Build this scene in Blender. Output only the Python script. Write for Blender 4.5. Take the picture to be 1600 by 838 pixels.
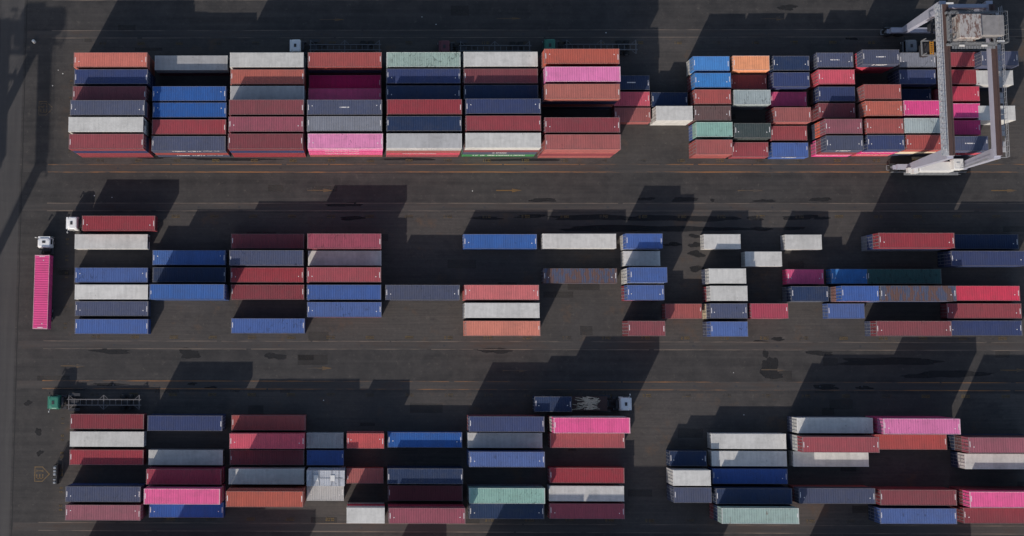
import bpy, math, random
from mathutils import Vector, Matrix
R = math.radians
# ------------------------------------------------------------------ camera, world, sun, exposure
scene = bpy.context.scene
for o in list(bpy.data.objects): bpy.data.objects.remove(o)
C = scene.collection
cam_d = bpy.data.cameras.new('camera'); cam = bpy.data.objects.new('camera', cam_d); C.objects.link(cam)
scene.camera = cam
cam.location = (0, 0, 231.11559)
cam.rotation_euler = (0.11337, 0.01464, 0.00179)
cam_d.sensor_fit = 'HORIZONTAL'; cam_d.sensor_width = 36.0
cam_d.lens = 2148.5936 / 1600 * 36
cam_d.shift_x = (800 - 549.175) / 1600
cam_d.shift_y = -(419 - 284.778) / 1600
cam_d.clip_start = 1; cam_d.clip_end = 8000
SUN_D = Vector((0.83, 1.63, -1.0)).normalized()          # direction the light travels
EL = math.asin(-SUN_D.z)
world = bpy.data.worlds.new('World'); scene.world = world; world.use_nodes = True
wn = world.node_tree; bg = wn.nodes['Background']
sky = wn.nodes.new('ShaderNodeTexSky'); sky.sky_type = 'NISHITA'; sky.sun_disc = False
sky.sun_elevation = EL; sky.sun_rotation = math.atan2(-SUN_D.x, -SUN_D.y)
sky.altitude = 20; sky.air_density = 1.0; sky.dust_density = 1.6
wn.links.new(sky.outputs[0], bg.inputs[0]); bg.inputs[1].default_value = 0.15
sun_d = bpy.data.lights.new('sun', 'SUN'); sun = bpy.data.objects.new('sun', sun_d); C.objects.link(sun)
sun_d.energy = 3.95; sun_d.angle = R(0.55); sun_d.color = (1.0, 0.93, 0.85)
sun.rotation_euler = SUN_D.to_track_quat('-Z', 'Y').to_euler(); sun.location = (-80, -160, 120)
vs = scene.view_settings
scene.display_settings.display_device = 'sRGB'
vs.view_transform = 'Standard'; vs.look = 'None'; vs.gamma = 1; vs.use_curve_mapping = False; vs.exposure = 0.0
scene.render.engine = 'CYCLES'

rng = random.Random(7)

# ------------------------------------------------------------------ helpers
def thing(name, label, cat, loc=(0, 0, 0), rz=0.0, group=None):
    o = bpy.data.objects.new(name, None); C.objects.link(o)
    o.location = loc; o.rotation_euler = (0, 0, rz); o.empty_display_size = 0.5
    o['label'] = label; o['category'] = cat
    if group: o['group'] = group
    return o
def tag(o, label, cat, group=None):
    o['label'] = label; o['category'] = cat
    if group: o['group'] = group
    return o
class MB:
    """collects faces of boxes, bars, cylinders, sheets into one mesh"""
    def __init__(s): s.v = []; s.f = []; s.m = []
    def add(s, vs_, fs, mi=0):
        n = len(s.v); s.v += [tuple(v) for v in vs_]
        for f in fs: s.f.append([n + i for i in f]); s.m.append(mi)
        return s
    def box(s, x0, x1, y0, y1, z0, z1, mi=0):
        return s.add([(x0,y0,z0),(x1,y0,z0),(x1,y1,z0),(x0,y1,z0),(x0,y0,z1),(x1,y0,z1),(x1,y1,z1),(x0,y1,z1)],
              [(3,2,1,0),(4,5,6,7),(0,1,5,4),(1,2,6,5),(2,3,7,6),(3,0,4,7)], mi)
    def cbox(s, x0, x1, y0, y1, z0, z1, c=0.05, mi=0):
        """box with chamfered vertical and top edges"""
        def ring(z, i): 
            a, b, p, q = x0+i, x1-i, y0+i, y1-i
            return [(a+c,p,z),(b-c,p,z),(b,p+c,z),(b,q-c,z),(b-c,q,z),(a+c,q,z),(a,q-c,z),(a,p+c,z)]
        vs_ = ring(z0, 0) + ring(z1-c, 0) + ring(z1, c)
        fs = []
        for k in (0, 8):
            for i in range(8): fs.append((k+i, k+(i+1) % 8, k+8+(i+1) % 8, k+8+i))
        fs.append(tuple(range(16, 24))); fs.append(tuple(range(7, -1, -1)))
        return s.add(vs_, fs, mi)
    def bar(s, a, b, w, h=None, mi=0, up=(0, 0, 1), w2=None, h2=None):
        """beam of rectangular section from a to b, tapering to w2 x h2"""
        h = h or w; w2 = w2 or w; h2 = h2 or h
        a = Vector(a); b = Vector(b); d = (b - a).normalized(); up = Vector(up)
        if abs(d.dot(up)) > 0.98: up = Vector((0, 1, 0))
        x = d.cross(up).normalized(); y = x.cross(d).normalized()
        vs_ = []
        for p, ww, hh in ((a, w, h), (b, w2, h2)):
            for sx, sy in ((-1,-1),(1,-1),(1,1),(-1,1)): vs_.append(p + x*sx*ww/2 + y*sy*hh/2)
        return s.add(vs_, [(0,1,2,3),(7,6,5,4),(1,0,4,5),(2,1,5,6),(3,2,6,7),(0,3,7,4)], mi)
    def cyl(s, a, b, r, n=12, mi=0, r2=None):
        a = Vector(a); b = Vector(b); d = (b - a).normalized(); r2 = r if r2 is None else r2
        up = Vector((0,0,1)) if abs(d.z) < 0.9 else Vector((1,0,0))
        x = d.cross(up).normalized(); y = x.cross(d)
        vs_ = []
        for p, rr in ((a, r), (b, r2)):
            for i in range(n):
                t = 2*math.pi*i/n; vs_.append(p + x*rr*math.cos(t) + y*rr*math.sin(t))
        fs = [(i, i+n, (i+1) % n + n, (i+1) % n) for i in range(n)]
        fs += [tuple(range(n)), tuple(range(2*n-1, n-1, -1))]
        return s.add(vs_, fs, mi)
    def loft(s, rings, mi=0, cap=True):
        n = len(rings[0]); vs_ = [p for r in rings for p in r]; fs = []
        for k in range(len(rings)-1):
            for i in range(n): fs.append((k*n+i, k*n+(i+1) % n, (k+1)*n+(i+1) % n, (k+1)*n+i))
        if cap: fs += [tuple(range(n-1, -1, -1)), tuple(range((len(rings)-1)*n, len(rings)*n))]
        return s.add(vs_, fs, mi)
    def mesh(s, name, mats=None):
        me = bpy.data.meshes.new(name); me.from_pydata(s.v, [], s.f)
        if mats:
            for m in mats: me.materials.append(m)
            if len(mats) > 1: me.polygons.foreach_set('material_index', s.m)
        me.update(); return me
    def obj(s, name, mat, parent=None, loc=(0,0,0), rz=0):
        mats = mat if isinstance(mat, (list, tuple)) else [mat]
        o = bpy.data.objects.new(name, s.mesh(name, mats)); C.objects.link(o)
        o.location = loc; o.rotation_euler = (0, 0, rz)
        if parent: o.parent = parent
        return o
def copy_tree(o, parent=None):
    c = o.copy(); C.objects.link(c); c.parent = parent
    for ch in list(o.children): copy_tree(ch, c)
    return c

# ------------------------------------------------------------------ materials
def lin(h):
    h = h.lstrip('#'); o = []
    for i in (0, 2, 4):
        c = int(h[i:i+2], 16) / 255
        o.append(c/12.92 if c <= 0.04045 else ((c+0.055)/1.055)**2.4)
    return o
class NT:
    def __init__(s, name):
        s.mat = bpy.data.materials.new(name); s.mat.use_nodes = True
        s.t = s.mat.node_tree; s.b = s.t.nodes['Principled BSDF']
    def n(s, typ, **kw):
        nd = s.t.nodes.new(typ)
        for k, v in kw.items(): setattr(nd, k, v)
        return nd
    def link(s, a, b): s.t.links.new(a, b)
    def val(s, x, sock):
        if hasattr(x, 'node'): s.link(x, sock)
        else: sock.default_value = x
    def noise(s, vec, scale, detail=3, rough=0.55, dist=0.0):
        nd = s.n('ShaderNodeTexNoise'); nd.inputs['Scale'].default_value = scale
        nd.inputs['Detail'].default_value = detail; nd.inputs['Roughness'].default_value = rough
        nd.inputs['Distortion'].default_value = dist
        s.link(vec, nd.inputs['Vector']); return nd.outputs['Fac']
    def ramp(s, fac, a, b, v0=0.0, v1=1.0):
        nd = s.n('ShaderNodeMapRange'); nd.clamp = True
        s.val(fac, nd.inputs[0])
        for i, v in enumerate((a, b, v0, v1)): nd.inputs[i+1].default_value = v
        return nd.outputs[0]
    def math(s, op, a, b=0.0, c=None):
        nd = s.n('ShaderNodeMath', operation=op); s.val(a, nd.inputs[0]); s.val(b, nd.inputs[1])
        if c is not None: s.val(c, nd.inputs[2])
        return nd.outputs[0]
    def mix(s, fac, a, b, mode='MIX'):
        nd = s.n('ShaderNodeMix', data_type='RGBA', blend_type=mode); s.val(fac, nd.inputs[0])
        for x, i in ((a, 6), (b, 7)):
            if hasattr(x, 'node'): s.link(x, nd.inputs[i])
            else: nd.inputs[i].default_value = (*x[:3], 1)
        return nd.outputs[2]
    def vmul(s, vec, v):
        nd = s.n('ShaderNodeVectorMath', operation='MULTIPLY'); s.link(vec, nd.inputs[0]); nd.inputs[1].default_value = v
        return nd.outputs[0]
    def vadd(s, a, b):
        nd = s.n('ShaderNodeVectorMath', operation='ADD'); s.link(a, nd.inputs[0])
        if hasattr(b, 'node'): s.link(b, nd.inputs[1])
        else: nd.inputs[1].default_value = b
        return nd.outputs[0]

K = 1.08
def paint(name, hexc, spots=0.35, rust=0.08, fade=0.2, rough=0.55):
    """weathered container paint: fading, runs across the panel, dark scuffs, rust patches"""
    m = NT(name); c = [min(0.86, x * K) for x in lin(hexc)]
    tc = m.n('ShaderNodeTexCoord').outputs['Object']; rnd = m.n('ShaderNodeObjectInfo').outputs['Random']
    cmb = m.n('ShaderNodeCombineXYZ')
    m.link(m.math('MULTIPLY', rnd, 91.0), cmb.inputs[0]); m.link(m.math('MULTIPLY', rnd, 37.0), cmb.inputs[1]); m.link(m.math('MULTIPLY', rnd, 13.0), cmb.inputs[2])
    v = m.vadd(tc, cmb.outputs[0])
    grey = sum(c)/3; fc = [x*0.72 + (grey*1.15 + 0.03)*0.28 for x in c]
    big = m.ramp(m.noise(v, 0.35, 4), 0.35, 0.7)
    col = m.mix(m.math('MULTIPLY', big, fade if max(c) < 3.2*min(c) else fade*.5), c, fc)
    streak = m.ramp(m.noise(m.vmul(v, (2.2, 0.35, 0.5)), 1.0, 4, 0.6), 0.3, 0.72)
    col = m.mix(m.math('MULTIPLY', streak, 0.42), col, [x*0.55 + 0.008 for x in c])
    # one re-sprayed or newer roof sheet on some boxes
    s0 = m.n('ShaderNodeSeparateXYZ'); m.link(tc, s0.inputs[0])
    pc = m.ramp(m.math('FRACT', m.math('MULTIPLY', rnd, 23.7)), 0, 1, -9.0, 9.0)
    pw = m.ramp(m.math('ABSOLUTE', m.math('SUBTRACT', s0.outputs[0], pc)), 1.15, 1.2, 1, 0)
    col = m.mix(m.math('MULTIPLY', pw, .32), col, [x*0.7 + 0.01 for x in c])
    grime = m.ramp(m.noise(m.vmul(v, (.5, .9, 1)), .8, 6, .72), .47, .72)
    col = m.mix(m.math('MULTIPLY', grime, .24), col, (0.075, 0.068, 0.064))
    dust = m.ramp(m.noise(v, 1.7, 5, 0.65), 0.45, 0.75)
    col = m.mix(m.math('MULTIPLY', dust, 0.05 if max(c) > 3.2*min(c) else .14), col, (0.16, 0.145, 0.13))
    # rubbed, greyed top rails
    sxyz = m.n('ShaderNodeSeparateXYZ'); m.link(tc, sxyz.inputs[0])
    rim = m.ramp(m.math('ADD', m.math('ABSOLUTE', sxyz.outputs[1]), m.math('MULTIPLY', m.noise(v, 2.5, 3), .16)), 1.20, 1.26)
    gen = m.n('ShaderNodeSeparateXYZ'); m.link(m.n('ShaderNodeTexCoord').outputs['Generated'], gen.inputs[0])
    endr = m.ramp(m.math('ADD', m.math('ABSOLUTE', m.math('SUBTRACT', gen.outputs[0], .5)), m.math('MULTIPLY', m.noise(v, 2.5, 3), .012)), .490, .497)
    rim = m.math('MAXIMUM', rim, endr)
    rim = m.math('MULTIPLY', rim, m.ramp(sxyz.outputs[2], 2.42, 2.5))
    col = m.mix(m.math('MULTIPLY', rim, .5), col, (.20, .185, .175) if sum(c) < .9 else (.62, .60, .57))
    # scuffs: only some containers have many
    amt = m.ramp(m.math('FRACT', m.math('MULTIPLY', rnd, 7.31)), 0.15, 1.0, spots*.25, spots*1.15)
    sc = m.noise(m.vmul(v, (1.5, .8, 1.0)), 1.5, 5, 0.7, 0.6)
    area = m.ramp(m.noise(v, 0.22, 2), 0.42, 0.56)
    thr = m.math('SUBTRACT', 0.68, m.math('MULTIPLY', amt, 0.14))
    sp = m.math('MULTIPLY', m.ramp(m.math('SUBTRACT', sc, thr), 0.0, 0.035), area)
    col = m.mix(m.math('MULTIPLY', sp, 0.75), col, [x*0.3 + 0.012 for x in c])
    rn = m.noise(m.vmul(v, (1.9, .5, 1.0) if rust >= .4 else (1.0, .8, 1.0)), 0.9, 6, 0.68)
    amt2 = m.ramp(m.math('FRACT', m.math('MULTIPLY', rnd, 3.77)), 0.4, 1.0, 0.0 if rust < .4 else rust, rust)
    rs = m.ramp(m.math('SUBTRACT', rn, m.math('SUBTRACT', 0.74, m.math('MULTIPLY', amt2, 0.25))), 0.0, 0.05)
    col = m.mix(m.math('MULTIPLY', rs, .75), col, (0.135, 0.062, 0.036))
    # overall value differs from box to box
    hsv = m.n('ShaderNodeHueSaturation'); m.link(col, hsv.inputs['Color'])
    m.link(m.ramp(m.math('FRACT', m.math('MULTIPLY', rnd, 11.9)), 0, 1, 0.90, 1.08), hsv.inputs['Value'])
    m.link(m.ramp(m.math('FRACT', m.math('MULTIPLY', rnd, 5.13)), 0, 1, 0.84, .97), hsv.inputs['Saturation'])
    m.link(hsv.outputs[0], m.b.inputs['Base Color'])
    m.link(m.ramp(dust, 0, 1, rough, rough+0.2), m.b.inputs['Roughness'])
    m.b.inputs['Specular IOR Level'].default_value = 0.14
    return m.mat
def plain(name, hexc, rough=0.6, metal=0.0, var=0.25, k=K, sc=3.0):
    m = NT(name); c = [min(0.86, x*k) for x in lin(hexc)]
    tc = m.n('ShaderNodeTexCoord').outputs['Object']
    f = m.ramp(m.noise(tc, sc, 5, 0.65), 0.3, 0.75)
    col = m.mix(m.math('MULTIPLY', f, var), c, [x*0.35 + 0.01 for x in c])
    m.link(col, m.b.inputs['Base Color']); m.b.inputs['Roughness'].default_value = rough
    m.b.inputs['Metallic'].default_value = metal
    return m.mat
COL = {  # key: (hex, words, spots, rust)
 'orange': ('C4553C','orange-red',.3,.1), 'brick': ('984440','brick red',.4,.15), 'maroon': ('7C323A','maroon',.35,.1),
 'red': ('8E2E38','dark red',.35,.1), 'rose': ('8A4653','faded rose',.4,.1), 'redstripe': ('904050','ribbed rose',.8,.15),
 'crimson': ('C22244','crimson',.2,.03), 'hotpink': ('D21E76','hot pink',.15,.02), 'pink': ('D05496','soft pink',.15,.02),
 'palepink': ('CC6A9A','pale pink',.6,.08), 'magenta': ('D21068','magenta',.1,.0), 'navyblue': ('2E3A62','navy blue',.35,.08),
 'navy': ('203150','dark navy',.3,.08), 'slate': ('444A62','slate blue',.6,.1), 'blue': ('245098','bright blue',.4,.06),
 'medblue': ('3A5690','medium blue',.8,.1), 'skyblue': ('2E76B8','sky blue',.5,.03), 'white': ('C0BDB7','white',.35,.06),
 'lightgrey': ('A5A3A2','light grey',.4,.05), 'grey': ('757780','mid grey',1.2,.1), 'palegrey': ('98A3A3','pale grey',.8,.08),
 'palegreen': ('8CA296','pale green',.8,.12), 'mint': ('84AB9E','mint green',.8,.25), 'greygreen': ('3E4848','grey green',.5,.1),
 'green': ('2A5C58','dark teal',.7,.1), 'coral': ('B84848','coral red',.2,.05), 'salmon': ('BC6B56','salmon',.4,.1),
 'brown': ('5E4442','rusty brown',.8,.3), 'greypink': ('6E606A','mauve grey',.4,.05), 'brightorange': ('E08850','light orange',.3,.05),
 'leafgreen': ('1C7838','green',.1,.02), 'cream': ('D0BC9C','cream',.1,.1), 'rustblue': ('464C64','rust-streaked blue',.9,1.05),
 'wine': ('983044','wine red',.5,.05), 'clay': ('A85040','clay red',.35,.12), 'skyblue2': ('1C5296','vivid blue',.3,.04),
 'silver': ('A8AAB0','silver white',.6,.05), 'rustmint': ('93A8A0','rust-ended mint',.5,.5)}
MAT = {k: paint('paint_' + k, v[0], v[2], v[3]) for k, v in COL.items()}
M_white = plain('white_paint', 'C8C6C2', .5, 0, .2)
M_mark = plain('white_lettering', 'D8D2D0', .6, 0, .35, sc=9)
M_steel = plain('galvanised_rod', '8A8C90', .45, .3, .3)
M_dark = plain('dark_steel', '2A2A2E', .6, 0, .4)
M_black = plain('black_rubber', '18181A', .85, 0, .2)
M_glass = plain('windscreen_glass', '10141A', .12, 0, .05)
M_crane = plain('lilac_grey_crane_paint', '9A9AA6', .5, 0, .2, sc=.8)
M_crail = plain('rusty_rail_deck', '4A3632', .8, 0, .6, sc=2.0)
M_grate = plain('walkway_grating', '77787A', .6, .1, .5, sc=4)
M_walk = plain('pale_walkway_plate', 'A2A2A4', .6, 0, .55, sc=2.5)
M_yel = plain('machine_yellow', 'B98028', .55, 0, .4)
def spotted():
    m = NT('rust_spotted_roof'); tc = m.n('ShaderNodeTexCoord').outputs['Object']
    c = lin('9A9490'); f = m.ramp(m.noise(m.vmul(tc, (2.2, .8, 1)), 1.1, 6, .72), .50, .57)
    col = m.mix(f, c, (.11, .05, .035)); g = m.ramp(m.noise(tc, .6, 3), .35, .7)
    col = m.mix(m.math('MULTIPLY', g, .35), col, (.25, .25, .24))
    m.link(col, m.b.inputs['Base Color']); m.b.inputs['Roughness'].default_value = .7; return m.mat
M_spot = spotted()

# ------------------------------------------------------------------ ground
BP = 29.95                                                    # spacing of the blocks, north to south
def ground_mat():
    m = NT('worn_asphalt'); tc = m.n('ShaderNodeTexCoord').outputs['Object']
    sx = m.n('ShaderNodeSeparateXYZ'); m.link(tc, sx.inputs[0]); X, Y = sx.outputs[0], sx.outputs[1]
    n1 = m.ramp(m.noise(tc, .045, 4, .6), .32, .68)
    n2 = m.ramp(m.noise(tc, .35, 7, .74), .40, .64)
    n3 = m.ramp(m.noise(tc, 2.0, 7, .8), .36, .66)
    n4 = m.ramp(m.noise(m.vmul(tc, (.35, 1, 1)), 1.0, 7, .8), .54, .68)
    n5 = m.ramp(m.noise(tc, .9, 7, .8), .58, .72)
    tyre = m.ramp(m.noise(m.vmul(tc, (.02, 1.0, 1)), .9, 5, .62), .34, .68)
    tyre2 = m.ramp(m.noise(m.vmul(tc, (.05, 3.0, 1)), 1.1, 4, .6), .38, .66)
    # position inside one block period: 0 at the upper runway, going south
    ph = m.math('FRACT', m.math('DIVIDE', m.math('SUBTRACT', 51.2 + BP*6, Y), BP))
    inblk = m.math('MULTIPLY', m.ramp(ph, .0, .01), m.ramp(ph, .73, .735, 1, 0))
    inblk = m.math('MULTIPLY', inblk, m.ramp(X, -54, -50))
    lane = m.mix(tyre, (.027, .0255, .0255), (.054, .050, .048))
    stack = m.mix(n1, (.092, .079, .071), (.048, .044, .042))
    col = m.mix(inblk, lane, stack)
    col = m.mix(m.math('MULTIPLY', tyre2, .55), col, (.036, .034, .034))
    col = m.mix(m.math('MULTIPLY', n2, .42), col, (.092, .083, .078))
    dk = m.ramp(m.noise(m.vmul(tc, (.5, 1, 1)), .22, 6, .72), .56, .70)
    col = m.mix(m.math('MULTIPLY', dk, .62), col, (.030, .029, .030))
    col = m.mix(m.math('MULTIPLY', n3, .55), col, m.mix(.55, col, (.026, .025, .025)))
    col = m.mix(m.math('MULTIPLY', n4, .55), col, (.030, .028, .028))
    col = m.mix(m.math('MULTIPLY', n5, .6), col, (.135, .116, .100))
    rst = m.math('MULTIPLY', m.ramp(m.noise(tc, .16, 6, .75), .56, .66), inblk)
    col = m.mix(m.math('MULTIPLY', rst, .7), col, (.092, .062, .044))
    # left service road, greyer and older
    road = m.ramp(X, -59.9, -59.7, 1, 0)
    rc = m.mix(m.ramp(m.noise(m.vmul(tc, (1, .06, 1)), .8, 5), .35, .7), (.056, .053, .053), (.075, .070, .068))
    col = m.mix(m.math('MULTIPLY', road, .7), col, rc)
    # slab joints
    def joint(coord, pos, w):
        return m.ramp(m.math('ABSOLUTE', m.math('SUBTRACT', coord, pos)), w, w+.05, 1, 0)
    wob = m.math('MULTIPLY', m.math('SUBTRACT', m.noise(tc, .3, 3), .5), .35)
    Xw = m.math('ADD', X, wob)
    j = joint(Xw, -59.4, .07)
    for px in (-63.9, ): j = m.math('MAXIMUM', j, m.math('MULTIPLY', joint(Xw, px, .05), .6))
    # cracks
    vor = m.n('ShaderNodeTexVoronoi', feature='DISTANCE_TO_EDGE'); vor.inputs['Scale'].default_value = .11
    m.link(m.vadd(tc, m.vmul(m.n('ShaderNodeTexNoise').outputs['Color'], (3, 3, 0))), vor.inputs['Vector'])
    crack = m.math('MULTIPLY', m.ramp(vor.outputs['Distance'], .0, .006, 1, 0), m.ramp(m.noise(tc, .08, 2), .5, .6))
    j = m.math('MAXIMUM', j, m.math('MULTIPLY', crack, .3))
    col = m.mix(m.math('MULTIPLY', j, .8), col, (.025, .024, .025))
    m.link(col, m.b.inputs['Base Color'])
    m.link(m.ramp(n2, 0, 1, .78, .95), m.b.inputs['Roughness']); m.b.inputs['Specular IOR Level'].default_value = .2
    bp = m.n('ShaderNodeBump'); bp.inputs['Strength'].default_value = .25; bp.inputs['Distance'].default_value = .04
    m.link(m.noise(tc, 6, 6, .8), bp.inputs['Height']); m.link(bp.outputs[0], m.b.inputs['Normal'])
    return m.mat
def strip_mat():
    m = NT('runway_concrete'); tc = m.n('ShaderNodeTexCoord').outputs['Object']
    a = m.ramp(m.noise(m.vmul(tc, (.06, 1.5, 1)), 1, 5), .35, .68)
    col = m.mix(a, (.074, .065, .061), (.050, .047, .046))
    b = m.ramp(m.noise(m.vmul(tc, (.3, 1, 1)), .5, 6, .7), .5, .72)
    col = m.mix(m.math('MULTIPLY', b, .7), col, (.068, .046, .036))
    c = m.ramp(m.noise(tc, 2.2, 6, .75), .3, .75)
    col = m.mix(m.math('MULTIPLY', c, .4), col, (.035, .034, .033))
    m.link(col, m.b.inputs['Base Color']); m.b.inputs['Roughness'].default_value = .9; m.b.inputs['Specular IOR Level'].default_value = .2
    return m.mat
def line_mat(name, hexc, wear=.5):
    m = NT(name); tc = m.n('ShaderNodeTexCoord').outputs['Object']
    w = m.math('ADD', m.math('MULTIPLY', m.noise(m.vmul(tc, (.25, 3, 1)), 1, 5, .7), .6), m.math('MULTIPLY', m.noise(tc, .05, 2), .4))
    f = m.ramp(w, wear-.09, wear+.07)
    col = m.mix(f, lin(hexc), (.058, .053, .051))
    m.link(col, m.b.inputs['Base Color']); m.b.inputs['Roughness'].default_value = .85; m.b.inputs['Specular IOR Level'].default_value = .2
    return m.mat
def struct(o): o['kind'] = 'structure'; return o
g = MB(); g.add([(-3000,-3000,0),(3000,-3000,0),(3000,3000,0),(-3000,3000,0)], [(0,1,2,3)])
struct(g.obj('ground', ground_mat()))
YA = [51.2, 51.2-29.77, 51.2-59.55]; W_IN = 21.88; W_ST = 1.294
rs = MB()
for k in range(-2, 5):
    ya = 51.2 - 29.775*k
    for y0, y1 in ((ya, ya+W_ST), (ya-W_IN-W_ST, ya-W_IN)):
        rs.add([(-59.2,y0,.004),(400,y0,.004),(400,y1,.004),(-59.2,y1,.004)], [(0,1,2,3)])
struct(rs.obj('crane_runway_pavement', strip_mat()))
ln = MB(); lw = MB()
def sheet(mb, x0, x1, y0, y1, z=.008): mb.add([(x0,y0,z),(x1,y0,z),(x1,y1,z),(x0,y1,z)], [(0,1,2,3)])
for k in range(-2, 5):
    ya = 51.2 - 29.775*k
    for i, y in enumerate((ya, ya+W_ST, ya-W_IN, ya-W_IN-W_ST)):
        strong = (k == 0 and i == 3)
        mb = ln if strong or (k == 2 and i < 2) or (k, i) == (0, 2) else lw
        w = .10 if strong else .075
        x = -55.0
        while x < 330:                                       # painted in long runs
            L = rng.uniform(7, 30); sheet(mb, x, x+L, y-w, y+w); x += L + rng.choice((0.0, 0.0, .3, .8))
struct(ln.obj('yellow_road_marking', line_mat('worn_yellow_paint', '8A6240', .50)))
struct(lw.obj('faded_road_marking', line_mat('worn_pale_paint', '70645A', .50)))
# lane arrows, slot numbers, block signs
ar = MB()
def arrow(x, y, L=4.3, z=.008):
    sheet(ar, x, x+L*.62, y-.09, y+.09, z)
    ar.add([(x+L*.62, y-.33, z), (x+L, y, z), (x+L*.62, y+.33, z)], [(0,1,2)])
ARROWS = [(-10.9,24.9),(21.0,24.9),(61.6,24.9),(-52.0,-4.6),(-10.9,-4.9),(21.8,-5.2),(64.6,-5.0),(-9.0,54.4),(21.3,54.5),(66.4,54.4),(104,24.9),(104,-5)]
for x, y in ARROWS: arrow(x, y)
struct(ar.obj('lane_arrow_marking', line_mat('arrow_yellow_paint', '6E5430', .49)))
nm = MB()
def glyph(mb, x, y, w, h, kind, z=.009, t=.045, rot=False):
    """outline of a digit or letter from strokes, in a w x h cell"""
    S = {'0':'abcdef','1':'bc','2':'abged','3':'abgcd','4':'fgbc','5':'afgcd','6':'afgcde','7':'abc','8':'abcdefg','9':'abcfgd','G':'afedcg','I':'m','E':'adefg'}[kind]
    P = {'a':(0,h,w,h),'b':(w,h/2,w,h),'c':(w,0,w,h/2),'d':(0,0,w,0),'e':(0,0,0,h/2),'f':(0,h/2,0,h),'g':(0,h/2,w,h/2),'m':(w/2,0,w/2,h)}
    for c in S:
        x0, y0, x1, y1 = P[c]
        if kind == 'G' and c == 'g': x0 = w/2
        q = (x0-t, x1+t, y0-t, y1+t)
        if rot: sheet(mb, x+q[2], x+q[3], y-q[1], y-q[0], z)      # reads from north to south
        else: sheet(mb, x+q[0], x+q[1], y+q[2], y+q[3], z)
    if kind == 'I':
        for yy in (0, h):
            if rot: sheet(mb, x+yy-t, x+yy+t, y-w*.8, y-w*.2, z+.0005)
            else: sheet(mb, x+w*.2, x+w*.8, y+yy-t, y+yy+t, z+.0005)
for k in range(3):
    ya = 51.2 - 29.775*k
    for i in range(25):
        x = -46.9 + 6.56*i
        for yy, m_ in ((ya-W_IN+.45, 4), (ya-1.15, 4)):
            s = '%d%02d%d' % (k+1, i+1, 0)
            for q in range(4): glyph(nm, x+q*.36, yy, .22, .42, s[q])
    for r in range(6):
        y = 46.0 - 29.87*k - 2.846*r
        for q, ch in enumerate('%d' % (r+1)): glyph(nm, -51.6, y-.1, .24, .4, ch, rot=True)
        glyph(nm, -51.6, y+.6, .24, .4, '0', rot=True)
struct(nm.obj('slot_number_marking', line_mat('number_yellow_paint', '76623E', .51)))
pt = MB()
def pent(x, y, s, txt):
    z = .008; t = .14
    pts = [(-1.2,-1.3),(.2,-1.3),(1.5,0),(.2,1.3),(-1.2,1.3)]
    n = len(pts); inn = [(-1.2+t,-1.3+t),(.2-t*.4,-1.3+t),(1.5-t*1.4,0),(.2-t*.4,1.3-t),(-1.2+t,1.3-t)]
    vs_ = [(x+a*s, y+b*s, z) for a, b in pts] + [(x+a*s, y+b*s, z) for a, b in inn]
    pt.add(vs_, [(i, (i+1) % n, n+(i+1) % n, n+i) for i in range(n)])
    for q, ch in enumerate(txt): glyph(pt, x-.75, y+.85-q*.95, .62, 1.0, ch, t=.08, rot=True)
pent(-55.75, 39.0, .95, 'G3'); pent(-54.75, -22.4, .95, 'I3')
struct(pt.obj('block_sign_marking', line_mat('sign_yellow_paint', '766040', .52)))

rp_ = MB(); q_ = random.Random(17)
for i in range(70):                                          # squares of newer asphalt cut into the old
    x = q_.uniform(-58, 118); y = q_.uniform(-31, 57); a, b = q_.uniform(.8, 5.5), q_.uniform(.5, 1.8)
    rp_.add([(x, y, .0022), (x+a, y+q_.uniform(-.05, .05), .0022), (x+a, y+b, .0022), (x, y+b, .0022)], [(0,1,2,3)])
mp_ = NT('patched_asphalt'); tcp = mp_.n('ShaderNodeTexCoord').outputs['Object']
mp_.link(mp_.mix(mp_.ramp(mp_.noise(tcp, .13, 2), .4, .6), mp_.mix(mp_.ramp(mp_.noise(tcp, 2.5, 6, .8), .35, .65), (.036, .034, .034), (.050, .046, .044)), (.072, .065, .059)), mp_.b.inputs['Base Color'])
mp_.b.inputs['Roughness'].default_value = .9; mp_.b.inputs['Specular IOR Level'].default_value = .2; mp_.b.inputs['Alpha'].default_value = .42
struct(rp_.obj('asphalt_patch', mp_.mat))
dr_ = MB()
for k in range(3):
    for i in range(24):
        x = -50 + i*6.9; y = 51.2 - 29.775*k + .62; dr_.box(x-.16, x+.16, y-.13, y+.13, .004, .012)
        y -= W_IN + W_ST; dr_.box(x-.16, x+.16, y-.13, y+.13, .004, .012) if i % 2 else None
struct(dr_.obj('drain_cover', M_dark))
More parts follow.
